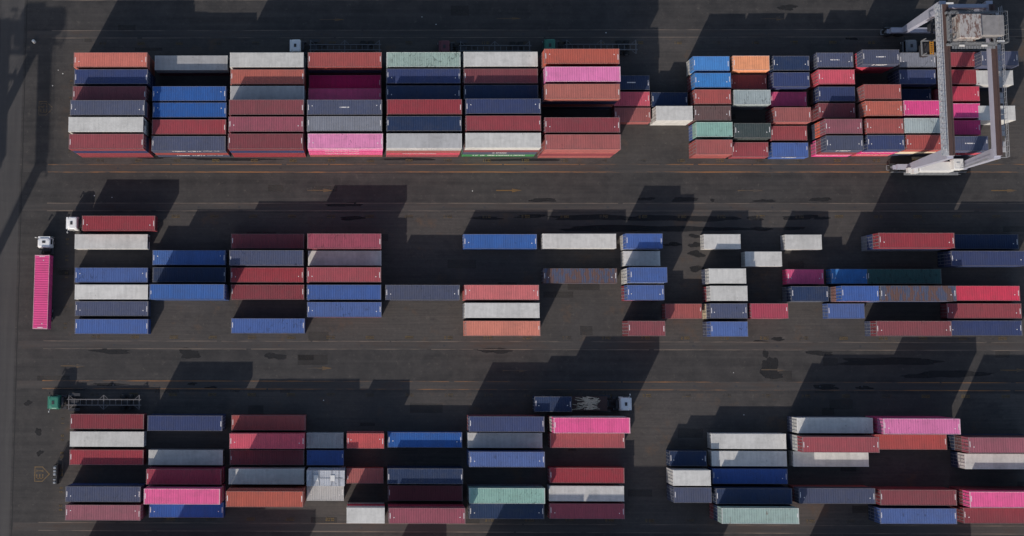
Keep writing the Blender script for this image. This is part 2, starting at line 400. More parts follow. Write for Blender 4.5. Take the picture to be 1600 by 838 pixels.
# oil and water stains with ragged outlines
st = MB()
def stain(x, y, rx, ry, seed, n=46, rough=.35):
    q = random.Random(seed); ph = [q.uniform(0, 6.28) for _ in range(7)]; am = [q.uniform(.3, 1)/(i+1.3) for i in range(7)]
    pts = []
    for i in range(n):
        t = 2*math.pi*i/n
        r = 1 + rough*sum(a*math.sin((j+2)*t+p) for j, (a, p) in enumerate(zip(am, ph))) + q.uniform(-.07, .07)
        pts.append((x+rx*r*math.cos(t), y+ry*r*math.sin(t), .0065 + .00003*(seed % 40)))
    st.add([(x, y, pts[0][2])] + pts, [(0, i+1, (i+1) % n+1) for i in range(n)])
STAINS_W = [(66.05, -4.58, 1.37, 1.79), (65.38, -2.37, 0.53, 0.63), (66.74, -6.06, 1.27, 0.53), (28.82, 23.25, 2.37, 0.33), (46.25, 23.47, 1.5, 0.27), (52.69, 23.37, 2.36, 0.38), (57.3, 23.26, 0.43, 0.22), (66.09, 23.15, 1.5, 0.28), (75.42, 23.37, 1.71, 0.37), (37.59, 20.33, 6.44, 0.54), (47.25, 20.23, 4.83, 0.49), (55.82, 20.13, 6.43, 0.43), (64.39, 20.24, 1.28, 0.38), (71.88, 20.35, 2.78, 0.43), (75.41, 20.24, 1.28, 0.32), (40.77, 18.5, 9.65, 0.49), (50.42, 18.4, 7.5, 0.43), (58.99, 18.4, 4.28, 0.32), (65.4, 18.41, 2.14, 0.28), (70.75, 18.52, 1.92, 0.27), (54.14, 17.21, 0.96, 0.32), (54.2, 15.71, 1.07, 0.43), (54.38, 14.21, 1.28, 0.54), (54.31, 11.74, 1.07, 0.54), (50.57, 15.81, 1.5, 0.32), (26.84, 20.54, 2.69, 0.32), (19.31, 20.21, 2.69, 0.27), (-4.42, 22.48, 3.03, 0.33), (-3.33, 20.2, 2.16, 0.33), (-43.44, -2.16, 3.22, 0.43), (-30.46, -2.56, 1.71, 0.85), (20.7, -1.93, 2.34, 0.53), (-16.11, -2.96, 1.71, 0.53), (64.81, -0.37, 1.48, 0.21), (74.27, -2.25, 2.11, 0.42), (75.12, -7.82, 2.32, 0.42), (81.44, -7.91, 1.47, 0.26), (95.22, -5.68, 6.31, 0.63), (85.83, -3.6, 7.38, 0.74), (-26.74, -8.16, 1.07, 0.21), (-43.86, -7.67, 3.21, 0.21), (-50.26, -8.43, 2.78, 0.21), (67.47, 0.06, 1.06, 0.32), (70.97, 56.34, 1.74, 0.45), (81.63, 50.98, 0.98, 0.33), (-29.95, -7.53, 0.85, 0.21), (25.89, 30.1, 6.48, 0.22), (-23.99, 30.22, 8.7, 0.22), (6.41, 30.22, 4.33, 0.22), (64.71, 30.43, 5.38, 0.22), (-37.06, 30.55, 3.27, 0.22), (-55.43, -15.49, 0.64, 0.52), (-57.27, -10.76, 0.64, 0.42), (-55.12, -18.95, 0.53, 0.42)]
STACKS = [ # block, bay, row, x, y, feet, levels, colour of the top box
 (1,1,1,-43.23,45.76,40,3,'orange'), (1,1,2,-43.07,42.93,40,3,'navyblue'), (1,1,3,-43.29,40.11,40,3,'maroon'), (1,1,4,-43.05,37.32,40,4,'slate'),
 (1,1,5,-43.25,34.55,40,4,'white'), (1,1,6,-43.1,31.75,40,4,'red'), (1,3,1,-30.18,45.79,40,2,'lightgrey'), (1,3,3,-30.08,40.1,40,3,'skyblue2'),
 (1,3,4,-30.03,37.35,40,3,'skyblue2'), (1,3,5,-30.03,34.55,40,3,'red'), (1,3,6,-30.06,31.81,40,3,'slate'), (1,5,1,-17.32,45.73,40,3,'white'),
 (1,5,2,-17.21,42.9,40,3,'clay'), (1,5,3,-17.23,40.15,40,3,'lightgrey'), (1,5,4,-17.14,37.38,40,4,'maroon'), (1,5,5,-17.17,34.59,40,4,'rose'),
 (1,5,6,-17.23,31.8,40,4,'maroon'), (1,7,1,-4.48,45.75,40,3,'brick'), (1,7,2,-4.53,42.99,40,1,'magenta'), (1,7,3,-4.47,40.2,40,2,'magenta'),
 (1,7,4,-4.43,37.37,40,4,'slate'), (1,7,5,-4.43,34.66,40,4,'grey'), (1,7,6,-4.3,31.82,40,4,'palepink'), (1,9,1,8.52,45.77,40,3,'palegreen'),
 (1,9,2,8.51,42.99,40,3,'navyblue'), (1,9,3,8.48,40.18,40,3,'navy'), (1,9,4,8.56,37.42,40,4,'red'), (1,9,5,8.51,34.65,40,4,'navy'),
 (1,9,6,8.5,31.81,40,4,'lightgrey'), (1,11,1,21.23,45.84,40,3,'white'), (1,11,2,21.22,43.0,40,3,'maroon'), (1,11,3,21.24,40.25,40,3,'navy'),
 (1,11,4,21.29,37.49,40,4,'navyblue'), (1,11,5,21.29,34.73,40,4,'red'), (1,11,6,21.26,31.89,40,4,'white'), (1,13,1,34.17,45.72,40,4,'clay'),
 (1,13,2,34.3,42.8,40,4,'pink'), (1,13,3,34.17,39.94,40,4,'clay'), (1,13,5,34.05,34.45,40,4,'maroon'), (1,13,6,34.14,31.63,40,4,'brick'),
 (1,15,2,43.66,42.89,20,1,'navy'), (1,15,3,43.68,40.08,20,1,'crimson'), (1,15,4,43.75,37.36,20,1,'brick'), (1,16,3,50.0,39.99,20,1,'navy'),
 (1,16,4,50.16,37.2,20,2,'white'), (1,17,1,56.51,45.61,20,2,'skyblue'), (1,17,2,56.63,42.8,20,2,'skyblue'), (1,17,3,56.57,40.02,20,2,'brick'),
 (1,17,4,56.49,37.25,20,2,'brown'), (1,17,5,56.69,34.52,20,2,'mint'), (1,17,6,56.6,31.57,20,2,'brick'), (1,18,1,63.11,45.69,20,2,'brightorange'),
 (1,18,2,63.29,43.01,20,1,'maroon'), (1,18,3,63.09,39.93,20,2,'palegrey'), (1,18,5,62.96,34.32,20,2,'greygreen'), (1,18,6,63.2,31.52,20,1,'red'),
 (1,19,1,69.73,45.62,20,2,'navy'), (1,19,2,69.63,42.84,20,2,'navyblue'), (1,19,3,69.85,40.06,20,1,'magenta'), (1,19,4,69.64,37.0,20,2,'brick'),
 (1,19,5,69.73,34.3,20,1,'red'), (1,19,6,69.85,31.46,20,1,'blue'), (1,20,1,76.97,46.17,20,2,'slate'), (1,20,2,77.09,43.32,20,2,'crimson'),
 (1,20,3,77.03,40.43,20,2,'navyblue'), (1,20,4,76.98,37.67,20,2,'maroon'), (1,20,5,77.08,34.63,20,3,'rose'), (1,20,6,77.13,31.85,20,3,'slate'),
 (1,21,1,83.59,46.12,20,3,'slate'), (1,21,3,83.64,40.32,20,3,'brick'), (1,21,4,83.75,37.57,20,3,'clay'), (1,21,5,83.77,34.65,20,3,'brick'),
 (1,21,6,83.84,31.95,20,3,'navyblue'), (1,22,1,90.63,46.17,20,2,'grey'), (1,22,2,90.49,43.3,20,2,'navyblue'), (1,22,3,90.68,40.55,20,1,'navy'),
 (1,22,4,90.01,37.64,20,3,'hotpink'), (1,22,5,90.02,34.73,20,3,'palegrey'), (1,22,6,90.16,31.97,20,3,'brick'), (1,23,1,97.45,46.25,20,2,'red'),
 (1,23,2,97.6,43.28,20,2,'red'), (1,23,3,97.51,40.5,20,2,'crimson'), (1,23,4,97.47,37.59,20,2,'hotpink'), (1,23,5,97.45,34.82,20,2,'magenta'),
 (1,23,6,97.4,31.78,20,3,'slate'), (1,24,1,103.01,45.87,20,3,'slate'), (1,24,2,103.19,43.13,20,2,'white'), (1,24,4,103.24,37.22,20,2,'white'),
 (2,1,1,-43.47,16.04,40,1,'white'), (2,1,3,-43.33,10.44,40,1,'medblue'), (2,1,4,-43.26,7.62,40,1,'white'), (2,1,5,-43.19,4.88,40,1,'slate'),
 (2,1,6,-43.12,1.93,40,1,'medblue'), (2,3,2,-30.43,13.36,40,1,'skyblue2'), (2,3,3,-30.38,10.49,40,1,'navy'), (2,3,4,-29.97,7.51,40,3,'skyblue2'),
 (2,5,1,-17.34,16.11,40,1,'maroon'), (2,5,2,-17.36,13.23,40,2,'slate'), (2,5,3,-17.38,10.46,40,1,'red'), (2,5,4,-17.3,7.67,40,1,'maroon'),
 (2,5,6,-17.16,2.07,40,1,'medblue'), (2,7,1,-4.54,15.96,40,2,'redstripe'), (2,7,2,-4.48,13.29,40,1,'white'), (2,7,3,-4.55,10.41,40,2,'red'),
 (2,7,4,-4.54,7.54,40,2,'medblue'), (2,7,5,-4.5,4.75,40,2,'medblue'), (2,9,4,8.34,7.56,40,2,'slate'), (2,11,1,21.33,16.07,40,1,'skyblue2'),
 (2,11,4,21.28,7.57,40,2,'coral'), (2,11,5,21.3,4.61,40,2,'white'), (2,11,6,21.37,1.71,40,2,'salmon'), (2,13,1,34.46,16.17,40,1,'white'),
 (2,13,3,34.53,10.42,40,1,'rustblue'), (2,15,1,44.68,16.01,20,2,'blue'), (2,15,2,44.78,13.29,20,1,'white'), (2,15,3,44.74,10.32,20,3,'medblue'),
 (2,15,4,44.73,7.56,20,2,'medblue'), (2,15,6,44.76,1.74,20,2,'maroon'), (2,16,5,51.41,4.59,20,1,'brick'), (2,17,1,58.1,16.13,20,1,'white'),
 (2,17,3,58.16,10.31,20,2,'white'), (2,17,4,58.27,7.44,20,2,'white'), (2,17,5,58.18,4.58,20,2,'slate'), (2,17,6,58.14,1.67,20,2,'medblue'),
 (2,18,2,64.86,13.24,20,1,'white'), (2,18,5,64.8,4.58,20,2,'wine'), (2,19,1,71.51,16.03,20,1,'white'), (2,19,3,71.6,10.32,20,1,'magenta'),
 (2,19,4,71.46,7.42,20,2,'navy'), (2,20,3,78.9,10.35,20,1,'skyblue'), (2,20,4,78.71,7.38,20,3,'blue'), (2,20,5,78.11,4.65,20,1,'medblue'),
 (2,21,1,88.02,15.92,40,3,'red'), (2,21,3,87.85,10.36,40,1,'green'), (2,21,4,87.93,7.39,40,3,'rustblue'), (2,21,6,88.02,1.8,40,2,'maroon'),
 (2,23,1,100.78,16.13,40,1,'navy'), (2,23,2,100.64,13.19,40,2,'navyblue'), (2,23,4,100.58,7.59,40,1,'crimson'), (2,23,5,100.68,4.73,40,1,'red'),
 (2,23,6,100.66,1.89,40,1,'navyblue'), (3,1,1,-43.54,-13.61,40,1,'maroon'), (3,1,2,-43.47,-16.49,40,1,'white'), (3,1,3,-43.48,-19.39,40,1,'red'),
 (3,1,5,-43.41,-25.07,40,2,'slate'), (3,1,6,-43.36,-27.97,40,2,'rose'), (3,3,1,-30.32,-13.69,40,2,'navyblue'), (3,3,3,-30.49,-19.38,40,1,'white'),
 (3,3,4,-30.36,-22.23,40,2,'wine'), (3,3,5,-30.26,-25.08,40,3,'hotpink'), (3,3,6,-30.25,-27.83,40,1,'blue'), (3,5,1,-16.95,-13.77,40,1,'brick'),
 (3,5,2,-16.99,-16.56,40,2,'crimson'), (3,5,3,-17.15,-19.34,40,1,'maroon'), (3,5,4,-17.04,-22.19,40,2,'white'), (3,5,5,-16.88,-25.15,40,4,'clay'),
 (3,7,2,-7.64,-16.59,20,1,'lightgrey'), (3,7,3,-7.6,-19.37,20,1,'blue'), (3,7,4,-7.34,-22.18,20,3,'silver'), (3,7,5,-7.55,-25.05,20,1,'lightgrey'),
 (3,8,2,-1.05,-16.43,20,2,'coral'), (3,8,4,-1.1,-22.27,20,1,'brick'), (3,8,6,-0.96,-27.97,20,3,'white'), (3,9,2,8.68,-16.46,40,1,'skyblue2'),
 (3,9,4,8.63,-22.04,40,2,'navy'), (3,9,5,8.72,-24.99,40,1,'maroon'), (3,9,6,8.79,-27.97,40,3,'rose'), (3,11,1,21.85,-13.69,40,2,'navyblue'),
 (3,11,2,21.81,-16.47,40,1,'white'), (3,11,3,21.81,-19.33,40,2,'medblue'), (3,11,5,21.75,-25.07,40,2,'mint'), (3,11,6,21.91,-27.84,40,1,'navy'),
 (3,13,1,35.18,-13.71,40,3,'hotpink'), (3,13,2,35.2,-16.46,40,1,'red'), (3,13,4,35.04,-22.09,40,1,'red'), (3,13,5,34.95,-24.99,40,1,'white'),
 (3,13,6,34.99,-27.79,40,1,'wine'), (3,16,3,51.55,-19.33,20,1,'navy'), (3,16,4,51.51,-22.2,20,2,'white'), (3,16,5,51.55,-24.89,20,2,'slate'),
 (3,17,2,61.44,-16.53,40,1,'white'), (3,17,3,61.44,-19.3,40,1,'white'), (3,17,4,61.49,-22.14,40,1,'blue'), (3,17,5,61.32,-25.02,40,2,'navy'),
 (3,17,6,61.51,-27.78,40,3,'rustmint'), (3,19,1,74.66,-13.79,40,2,'white'), (3,19,2,74.62,-16.63,40,3,'red'), (3,19,3,74.7,-19.34,40,1,'white'),
 (3,19,5,74.6,-24.95,40,2,'slate'), (3,21,1,87.56,-13.71,40,3,'palepink'), (3,21,2,87.46,-16.54,40,1,'brick'), (3,21,5,87.55,-25.13,40,2,'maroon'),
 (3,21,6,87.42,-28.03,40,2,'medblue'), (3,23,2,100.89,-16.63,40,3,'rose'), (3,23,3,101.29,-19.42,40,2,'white'), (3,23,5,100.71,-25.1,40,3,'hotpink'),
 (3,23,6,100.69,-27.92,40,2,'maroon'),
]
PINK = (-54.64, 7.59, 0, -0.0053)
SOUTH = [(-45.6,-43.62,40,4),(-32.3,-43.62,40,5),(-24.1,-46.47,40,4),(2.8,-43.62,20,3),(19.6,-43.62,40,5),(32.6,-43.62,40,5),(44.9,-43.62,40,5),(72.4,-43.62,40,5),(85.2,-43.62,40,3)]
for i, (x, y, rx, ry) in enumerate(STAINS_W): stain(x, y, rx, ry, 100+i)
def stain_mat():
    m = NT('oil_stain'); tc = m.n('ShaderNodeTexCoord').outputs['Object']
    f = m.ramp(m.noise(tc, .8, 5, .7), .35, .7)
    m.link(m.mix(f, (.014, .014, .015), (.022, .021, .022)), m.b.inputs['Base Color'])
    m.b.inputs['Roughness'].default_value = .8; m.b.inputs['Specular IOR Level'].default_value = .25
    a = m.ramp(m.noise(tc, .55, 6, .72), .24, .44)
    m.link(m.math('MULTIPLY', a, .9), m.b.inputs['Alpha']); return m.mat
struct(st.obj('oil_stain', stain_mat()))

# ------------------------------------------------------------------ containers
W2 = 1.219; HC = {40: 2.65, 20: 2.6}; LC = {40: 12.19, 20: 6.06}
def corr(mb, pts_fn, L, pitch, depth):
    """corrugated strip of length L; pts_fn(s, d) gives the two edge points at station s with depth d"""
    st_ = []; s = 0.0
    n = max(2, int(round(L/pitch))); p = L/n
    for i in range(n):
        b = i*p
        st_ += [(b, 0), (b+p*.32, 0), (b+p*.5, depth), (b+p*.82, depth)]
    st_.append((L, 0))
    vs_ = []
    for s, d in st_: vs_ += list(pts_fn(s, d))
    mb.add(vs_, [(2*i, 2*i+1, 2*i+3, 2*i+2) for i in range(len(st_)-1)])
_m = {}
def body_mesh(L, kind):
    key = ('body', L, kind)
    if key in _m: return _m[key]
    mb = MB(); l = LC[L]/2; H = HC[L]; w = W2
    for sx in (-1, 1):                                        # posts, castings, end beams
        for sy in (-1, 1):
            x, y = sx*(l-.08), sy*(w-.08)
            mb.box(x-.07, x+.07, y-.07, y+.07, .118, H-.118)
            for z0, z1 in ((0, .118), (H-.118, H)):
                a, b = sorted((sx*l, sx*(l-.178))); c, d = sorted((sy*w, sy*(w-.162)))
                mb.box(a, b, c, d, z0, z1)
        a, b = sorted((sx*(l-.015), sx*(l-.12)))
        mb.box(a, b, -w+.162, w-.162, H-.13, H-.012); mb.box(a, b, -w+.162, w-.162, .01, .15)
    for sy in (-1, 1):                                        # side rails
        a, b = sorted((sy*(w-.004), sy*(w-.07)))
        mb.box(-l+.178, l-.178, a, b, H-.085, H-.02); mb.box(-l+.178, l-.178, a, b, .01, .16)
    if kind == 'dry':
        for sy in (-1, 1):
            def f(s, d, sy=sy): 
                y = sy*(w-.012-d); z = (.16, H-.085) if sy < 0 else (H-.085, .16)
                return [(-l+.15+s, y, z[0]), (-l+.15+s, y, z[1])]
            corr(mb, f, 2*l-.3, .278, .05)
        def f(s, d): return [(-l+.42+s, w-.07, H-.03-d), (-l+.42+s, -w+.07, H-.03-d)]
        corr(mb, f, 2*l-.84, .38, .022)
        for sx in (-1, 1):
            a, b = sorted((sx*(l-.12), sx*(l-.42))); mb.box(a, b, -w+.07, w-.07, H-.06, H-.026)
        def f(s, d): return [(l-.03-d, -w+.15+s, .15), (l-.03-d, -w+.15+s, H-.13)]
        corr(mb, f, 2*w-.3, .25, .05)
    else:                                                     # refrigerated box: smooth skin, thin seams
        for sy in (-1, 1):
            def f(s, d, sy=sy):
                y = sy*(w-.008-d); z = (.16, H-.085) if sy < 0 else (H-.085, .16)
                return [(-l+.15+s, y, z[0]), (-l+.15+s, y, z[1])]
            corr(mb, f, 2*l-.3, .5, .008)
        def f(s, d): return [(-l+.12+s, w-.06, H-.012-d*.0), (-l+.12+s, -w+.06, H-.012-d*.0)]
        n = 5 if L == 40 else 2; p = (2*l-.24)/n
        for i in range(n):
            x0 = -l+.12+i*p
            mb.box(x0+.012, x0+p-.012, -w+.055, w-.055, H-.05, H-.008)
        mb.box(-l+.1, l-.1, -w+.06, w-.06, H-.06, H-.018)
    mb.box(-l+.1, l-.1, -w+.1, w-.1, .05, .11)                # floor
    mb.box(l-.09, l-.07, -w+.1, w-.1, .1, H-.1)
    _m[key] = mb.mesh('container_body_%d_%s' % (L, kind), [MAT['white']]); return _m[key]
def door_mesh(L, sy):
    key = ('door', L, sy)
    if key in _m: return _m[key]
    mb = MB(); l = LC[L]/2; H = HC[L]; y0, y1 = sorted((sy*.012, sy*(W2-.16)))
    mb.box(-l+.03, -l+.07, y0, y1, .16, H-.14)
    for k in range(5):
        z = .32 + k*(H-.62)/4; mb.box(-l+.015, -l+.032, y0+.07, y1-.07, z-.10, z+.10)
    _m[key] = mb.mesh('container_door', [MAT['white']]); return _m[key]
def rods_mesh(L, sy):
    key = ('rod', L, sy)
    if key in _m: return _m[key]
    mb = MB(); l = LC[L]/2; H = HC[L]
    for y in (.28, .82):
        mb.cyl((-l-.005, sy*y, .12), (-l-.005, sy*y, H-.1), .024, 6)
        for z in (.2, .75, 1.4, 2.0, H-.2): mb.box(-l-.03, -l+.02, sy*y-.05, sy*y+.05, z-.04, z+.04)
        mb.box(-l-.035, -l-.012, min(sy*y, sy*(y-.42)), max(sy*y, sy*(y-.42)), 1.05, 1.1)
    _m[key] = mb.mesh('locking_rods', [M_steel]); return _m[key]
def mark_mesh(L, var, sx):
    key = ('mark', L, var, sx)
    if key in _m: return _m[key]
    q = random.Random(var*31+L+sx); mb = MB(); l = LC[L]/2; H = HC[L]; z = H-.0215
    x0 = sx*(l-.24); y = .5 + q.uniform(-.12, .1)
    for i in range(9 if var != 4 else 6):                    # identification code across the roof end
        hh = .085; ww = q.uniform(.09, .125)
        mb.box(x0-ww/2, x0+ww/2, y-hh, y, z-.003, z)
        y -= hh + q.uniform(.006, .02)
    if var in (0, 1, 3):
        xx = sx*(l-.86 if L == 40 else l-.7); yy = q.uniform(-.35, -.15)
        mb.box(xx-.07, xx+.07, yy-.07, yy+.07, H-.028, H-.018)
    _m[key] = mb.mesh('roof_code', [M_mark]); return _m[key]
def reefer_unit_mesh(L):
    key = ('ru', L)
    if key in _m: return _m[key]
    mb = MB(); l = LC[L]/2; H = HC[L]
    mb.box(l-.07, l-.02, -W2+.16, W2-.16, .16, H-.14, 0)
    mb.box(l-.021, l-.008, -.95, .95, 1.35, 2.25, 1)
    for y in (-.48, .48): mb.cyl((l-.012, y, 1.8), (l+.002, y, 1.8), .36, 14, 1)
    mb.box(l-.021, l-.006, -.9, -.1, .3, 1.2, 0); mb.box(l-.021, l-.006, .05, .9, .3, 1.2, 1)
    _m[key] = mb.mesh('cooling_unit', [M_white, M_dark]); return _m[key]
def pseudo_text(mb, x0, x1, z0, z1, y, q, gap=.18, wd=None):
    """tiny illegible lettering: upright and level strokes, word by word"""
    x = x0
    while x < x1:
        for _ in range(q.randint(4, 8)):
            h = z1-z0; w = wd or h*.62; t = w*.3
            if x+w > x1: break
            mb.box(x, x+t, y-.006, y, z0, z1)
            if q.random() < .7: mb.box(x+w-t, x+w, y-.006, y, z0 + (0 if q.random() < .6 else h*.45), z1)
            for zz in q.sample((z0, z0+h*.42, z1-t), 2): mb.box(x+t, x+w-t, y-.006, y, zz, zz+t)
            x += w*1.2
        x += gap*3 + .05
def text_mesh(txt, size, mat):
    cu = bpy.data.curves.new('lettering', 'FONT'); cu.body = txt; cu.size = size; cu.align_x = 'CENTER'
    cu.extrude = .003; cu.resolution_u = 2
    o = bpy.data.objects.new('lettering_tmp', cu); C.objects.link(o)
    dg = bpy.context.evaluated_depsgraph_get(); me = bpy.data.meshes.new_from_object(o.evaluated_get(dg))
    me.name = 'lettering'; bpy.data.objects.remove(o); bpy.data.curves.remove(cu)
    me.materials.clear(); me.materials.append(mat); return me
_txt = {}
def add_lettering(root, kind, L):
    """lettering on the long side that faces the camera"""
    if kind == 'ONE':
        key = 'one'
        if key not in _txt: _txt[key] = text_mesh('OCEAN NETWORK EXPRESS', .44, M_mark)
        o = bpy.data.objects.new('side_lettering', _txt[key]); C.objects.link(o); o.parent = root
        o.rotation_euler = (R(90), 0, 0); o.location = (-.6 if L == 40 else 0, -W2-.004, 1.35); o.scale = (1, 2.4, 1)
        return
    mb = MB(); q = random.Random(hash(kind) % 1000 if False else len(kind)*7 + L)
    if kind == 'two words':
        pseudo_text(mb, -2.7, -.5, 1.5, 2.3, -W2-.001, q, .0, .3); pseudo_text(mb, -.1, 2.0, 1.5, 2.3, -W2-.001, q, .0, .3)
        pseudo_text(mb, 2.4, 5.2, 2.05, 2.35, -W2-.001, q, .05)
    elif kind == 'long words':
        pseudo_text(mb, -4.3, -3.3, 1.1, 2.1, -W2-.001, q, .1, .4); pseudo_text(mb, -3.0, -2.1, 1.1, 2.1, -W2-.001, q, .1, .4)
        pseudo_text(mb, -1.8, 4.6, 1.1, 2.1, -W2-.001, q, .0, .4)
    else:
        pseudo_text(mb, -1.2, 1.3, 1.5, 2.3, -W2-.001, q, .1)
    mb.obj('side_lettering', M_mark, root)
REEF = {'white', 'lightgrey', 'cream', 'silver'}
def set_mat(o, mat):
    o.material_slots[0].link = 'OBJECT'; o.material_slots[0].material = mat
def part(name, me, root, mat=None):
    o = bpy.data.objects.new(name, me); C.objects.link(o); o.parent = root
    if mat: set_mat(o, mat)
    return o
def container(L, colour, loc, rz, label, group, var, doors=True, kind=None, sub=True):
    """shipping_container > body, door (> locking_rods), roof_code / cooling_unit"""
    t = thing('shipping_container', label, 'container', loc, rz, group)
    kind = kind or ('reefer' if colour in REEF and L == 40 or colour in ('white',) else 'dry')
    mat = MAT[colour]
    part('body', body_mesh(L, kind), t, mat)
    if sub:
        for sy in (-1, 1):
            d = part('door', door_mesh(L, sy), t, mat); part('locking_rods', rods_mesh(L, sy), d)
    if kind == 'reefer': part('cooling_unit', reefer_unit_mesh(L), t)
    elif colour not in ('palegreen', 'palegrey', 'mint', 'cream'):
        for sx in {2: (-1,), 4: (1,)}.get(var, (-1, 1)): part('roof_code', mark_mesh(L, var, sx), t)
    if colour == 'silver':                                    # open frame with cross bars and a tarpaulin
        g_ = MB(); l = LC[L]/2; H = HC[L]
        for x in (-l+.9, -l*.33, l*.33, l-.9): g_.box(x-.05, x+.05, -1.17, 1.17, H-.02, H+.02)
        g_.box(-l+.3, l-.3, -.03, .03, H-.015, H+.012)
        g_.obj('roof_bars', M_steel, t)
        g_ = MB()
        for x in (-l+1.5, l-1.9): g_.cbox(x-.35, x+.35, -.4, .5, H-.01, H+.06, .02)
        g_.obj('tarpaulin_patch', M_white, t)
    return t
WORD = {k: v[1] for k, v in COL.items()}
ORD = ['zero','first','second','third','fourth','fifth','sixth','seventh','eighth','ninth','tenth','eleventh','twelfth','thirteenth','fourteenth','fifteenth','sixteenth','seventeenth','eighteenth']
ROWN = {1:'top',2:'second',3:'third',4:'fourth',5:'fifth',6:'bottom'}
BLKN = {1:'upper',2:'middle',3:'lower'}
# colours of boxes under the top one, where the photograph shows their sides: (block, bay, row): from ground up, without the top
UNDER = {(1,16,4):['white'],(1,24,4):['white'],(1,24,2):['slate'],(1,18,3):['grey'],(1,18,1):['orange'],(1,19,4):['maroon'],(1,20,2):['crimson'],(1,1,6):['red','red','navyblue'],(1,3,6):['slate','brick'],(1,5,6):['red','red','navyblue'],(1,7,6):['brick','hotpink','hotpink'],
 (1,9,6):['red','crimson','brick'],(1,11,6):['leafgreen','slate','maroon'],(1,13,6):['brick','maroon','brick'],
 (1,17,1):['white'],(1,17,2):['maroon'],(1,17,3):['maroon'],(1,17,4):['maroon'],(1,17,5):['medblue'],(1,17,6):['brick'],
 (1,20,6):['hotpink','maroon'],(1,20,5):['slate','orange'],(1,20,4):['slate','maroon'],(1,20,3):['brown'],(1,20,1):['slate'],
 (1,21,1):['crimson','crimson'],(1,21,6):['crimson','hotpink'],(1,22,6):['slate','cream'],(1,23,6):['slate','crimson'],
 (2,15,1):['white'],(2,15,3):['white','white'],(2,15,4):['red'],(2,17,4):['red'],(2,17,3):['slate'],(2,17,5):['cream'],(2,17,6):['slate'],
 (2,20,4):['slate','brick'],(2,21,1):['grey','navyblue'],(2,21,6):['slate'],(2,21,4):['medblue','medblue'],(2,23,2):['navy'],
 (3,19,1):['slate'],(3,19,2):['slate','white'],(3,13,1):['maroon','white'],(3,17,6):['maroon','navy'],(3,21,1):['magenta','magenta'],
 (3,23,2):['navy','brown'],(3,23,3):['navy'],(3,23,5):['maroon','maroon'],(3,23,6):['maroon'],(3,21,6):['navy'],(3,21,5):['maroon'],(3,17,5):['navy']}
LETTER = {(1,3,6,3):'two words',(1,3,6,1):'two words',(1,7,6,4):'ONE',(1,7,6,3):'ONE',(1,7,6,2):'ONE',(1,9,6,4):'two words',(1,9,6,2):'ONE',(1,11,6,1):'long words',(1,11,6,2):'short word',
 (1,20,6,3):'short word',(1,20,6,1):'ONE',(1,21,6,2):'ONE',(1,21,6,1):'ONE',(1,19,6,1):'short word',(1,21,1,3):'short word'}
POOL = ['maroon','red','brick','navy','slate','navyblue','blue','grey','orange','white','crimson','rose','medblue','hotpink','brick','red','navy']
top = {(b, bay, r): (x, y, L, n, c) for b, bay, r, x, y, L, n, c in STACKS}
def near(b, bay, r, x, y, L):
    """levels of the neighbours west and east of this stack, and south and north"""
    w = e = s = n_ = 0
    for (b2, _, r2), (x2, y2, L2, n2, c2) in top.items():
        if b2 != b: continue
        hx = (LC[L]+LC[L2])/2
        if r2 == r and (x2, y2) != (x, y):
            if 0 < x-x2 < hx+1.6: w = n2
            if 0 < x2-x < hx+1.6: e = n2
        if abs(x2-x) < hx-1:
            if r2 == r+1: s = max(s, n2)
            if r2 == r-1: n_ = max(n_, n2)
    return w, e, s, n_
hidden = []; made = 0
for b in (1, 2, 3):
    for r in range(1, 7):
        row = sorted((k for k in top if k[0] == b and k[2] == r), key=lambda k: top[k][0])
        for i, key in enumerate(row):
            x, y, L, n, c = top[key]; _, bay, _ = key
            w, e, s, nn = near(b, bay, r, x, y, L)
            und = UNDER.get(key) or [c if rng.random() < .6 else rng.choice(POOL) for _ in range(n-1)]
            und = (und + POOL)[:n-1] if len(und) < n-1 else und[-(n-1):] if n > 1 else []
            cols = list(und) + [c]
            pos = '%s from left in %s row of %s block' % (ORD[i+1], ROWN[r], BLKN[b])
            size = 'long' if L == 40 else 'short'
            for lv in range(n):
                z = lv*(HC[L]+.008) + .012; cc = cols[lv]
                jx = rng.uniform(-.03, .03); jy = rng.uniform(-.025, .025)
                istop = lv == n-1
                seen = istop or (b == 1 and r == 6) or (x > 38 and lv >= w) or (x < -6 and lv >= e) or (b == 1 and lv >= s and s < n) or (b == 3 and lv >= nn and nn < n)
                flip = rng.random() < .3 and x < 40
                if not seen: hidden.append((x+jx, y+jy, z, L, cc, flip)); continue
                made += 1
                if istop: lab = '%s %s container, %s' % (WORD[cc], size, pos)
                else:
                    lvw = ('lowest', 'second-lowest', 'third-lowest')[lv]
                    lab = '%s %s container under %s one, %s' % (lvw, WORD[cc], WORD[c].split()[-1], pos.replace(' of ', ', '))
                o = container(L, cc, (x+jx, y+jy, z), math.pi if flip else 0, lab, 'shipping containers stacked in the yard', rng.randrange(6))
                if istop and key in ((1,7,4), (1,20,1), (1,21,1), (1,23,6), (1,15,2)):   # small name across the roof
                    rl_ = MB(); q_ = random.Random(lv); xx = -.75
                    while xx < .75:
                        w_ = q_.uniform(.07, .11); rl_.box(xx, xx+w_, -.07, .09, HC[L]-.026, HC[L]-.018); xx += w_ + .015 + (.12 if q_.random() < .12 else 0)
                    rl_.obj('roof_lettering', M_mark, o)
                k2 = LETTER.get(key + (lv+1,))
                if k2: 
                    if flip: o.rotation_euler.z = 0
                    add_lettering(o, k2, L)
print('containers shown', made, 'hidden', len(hidden))
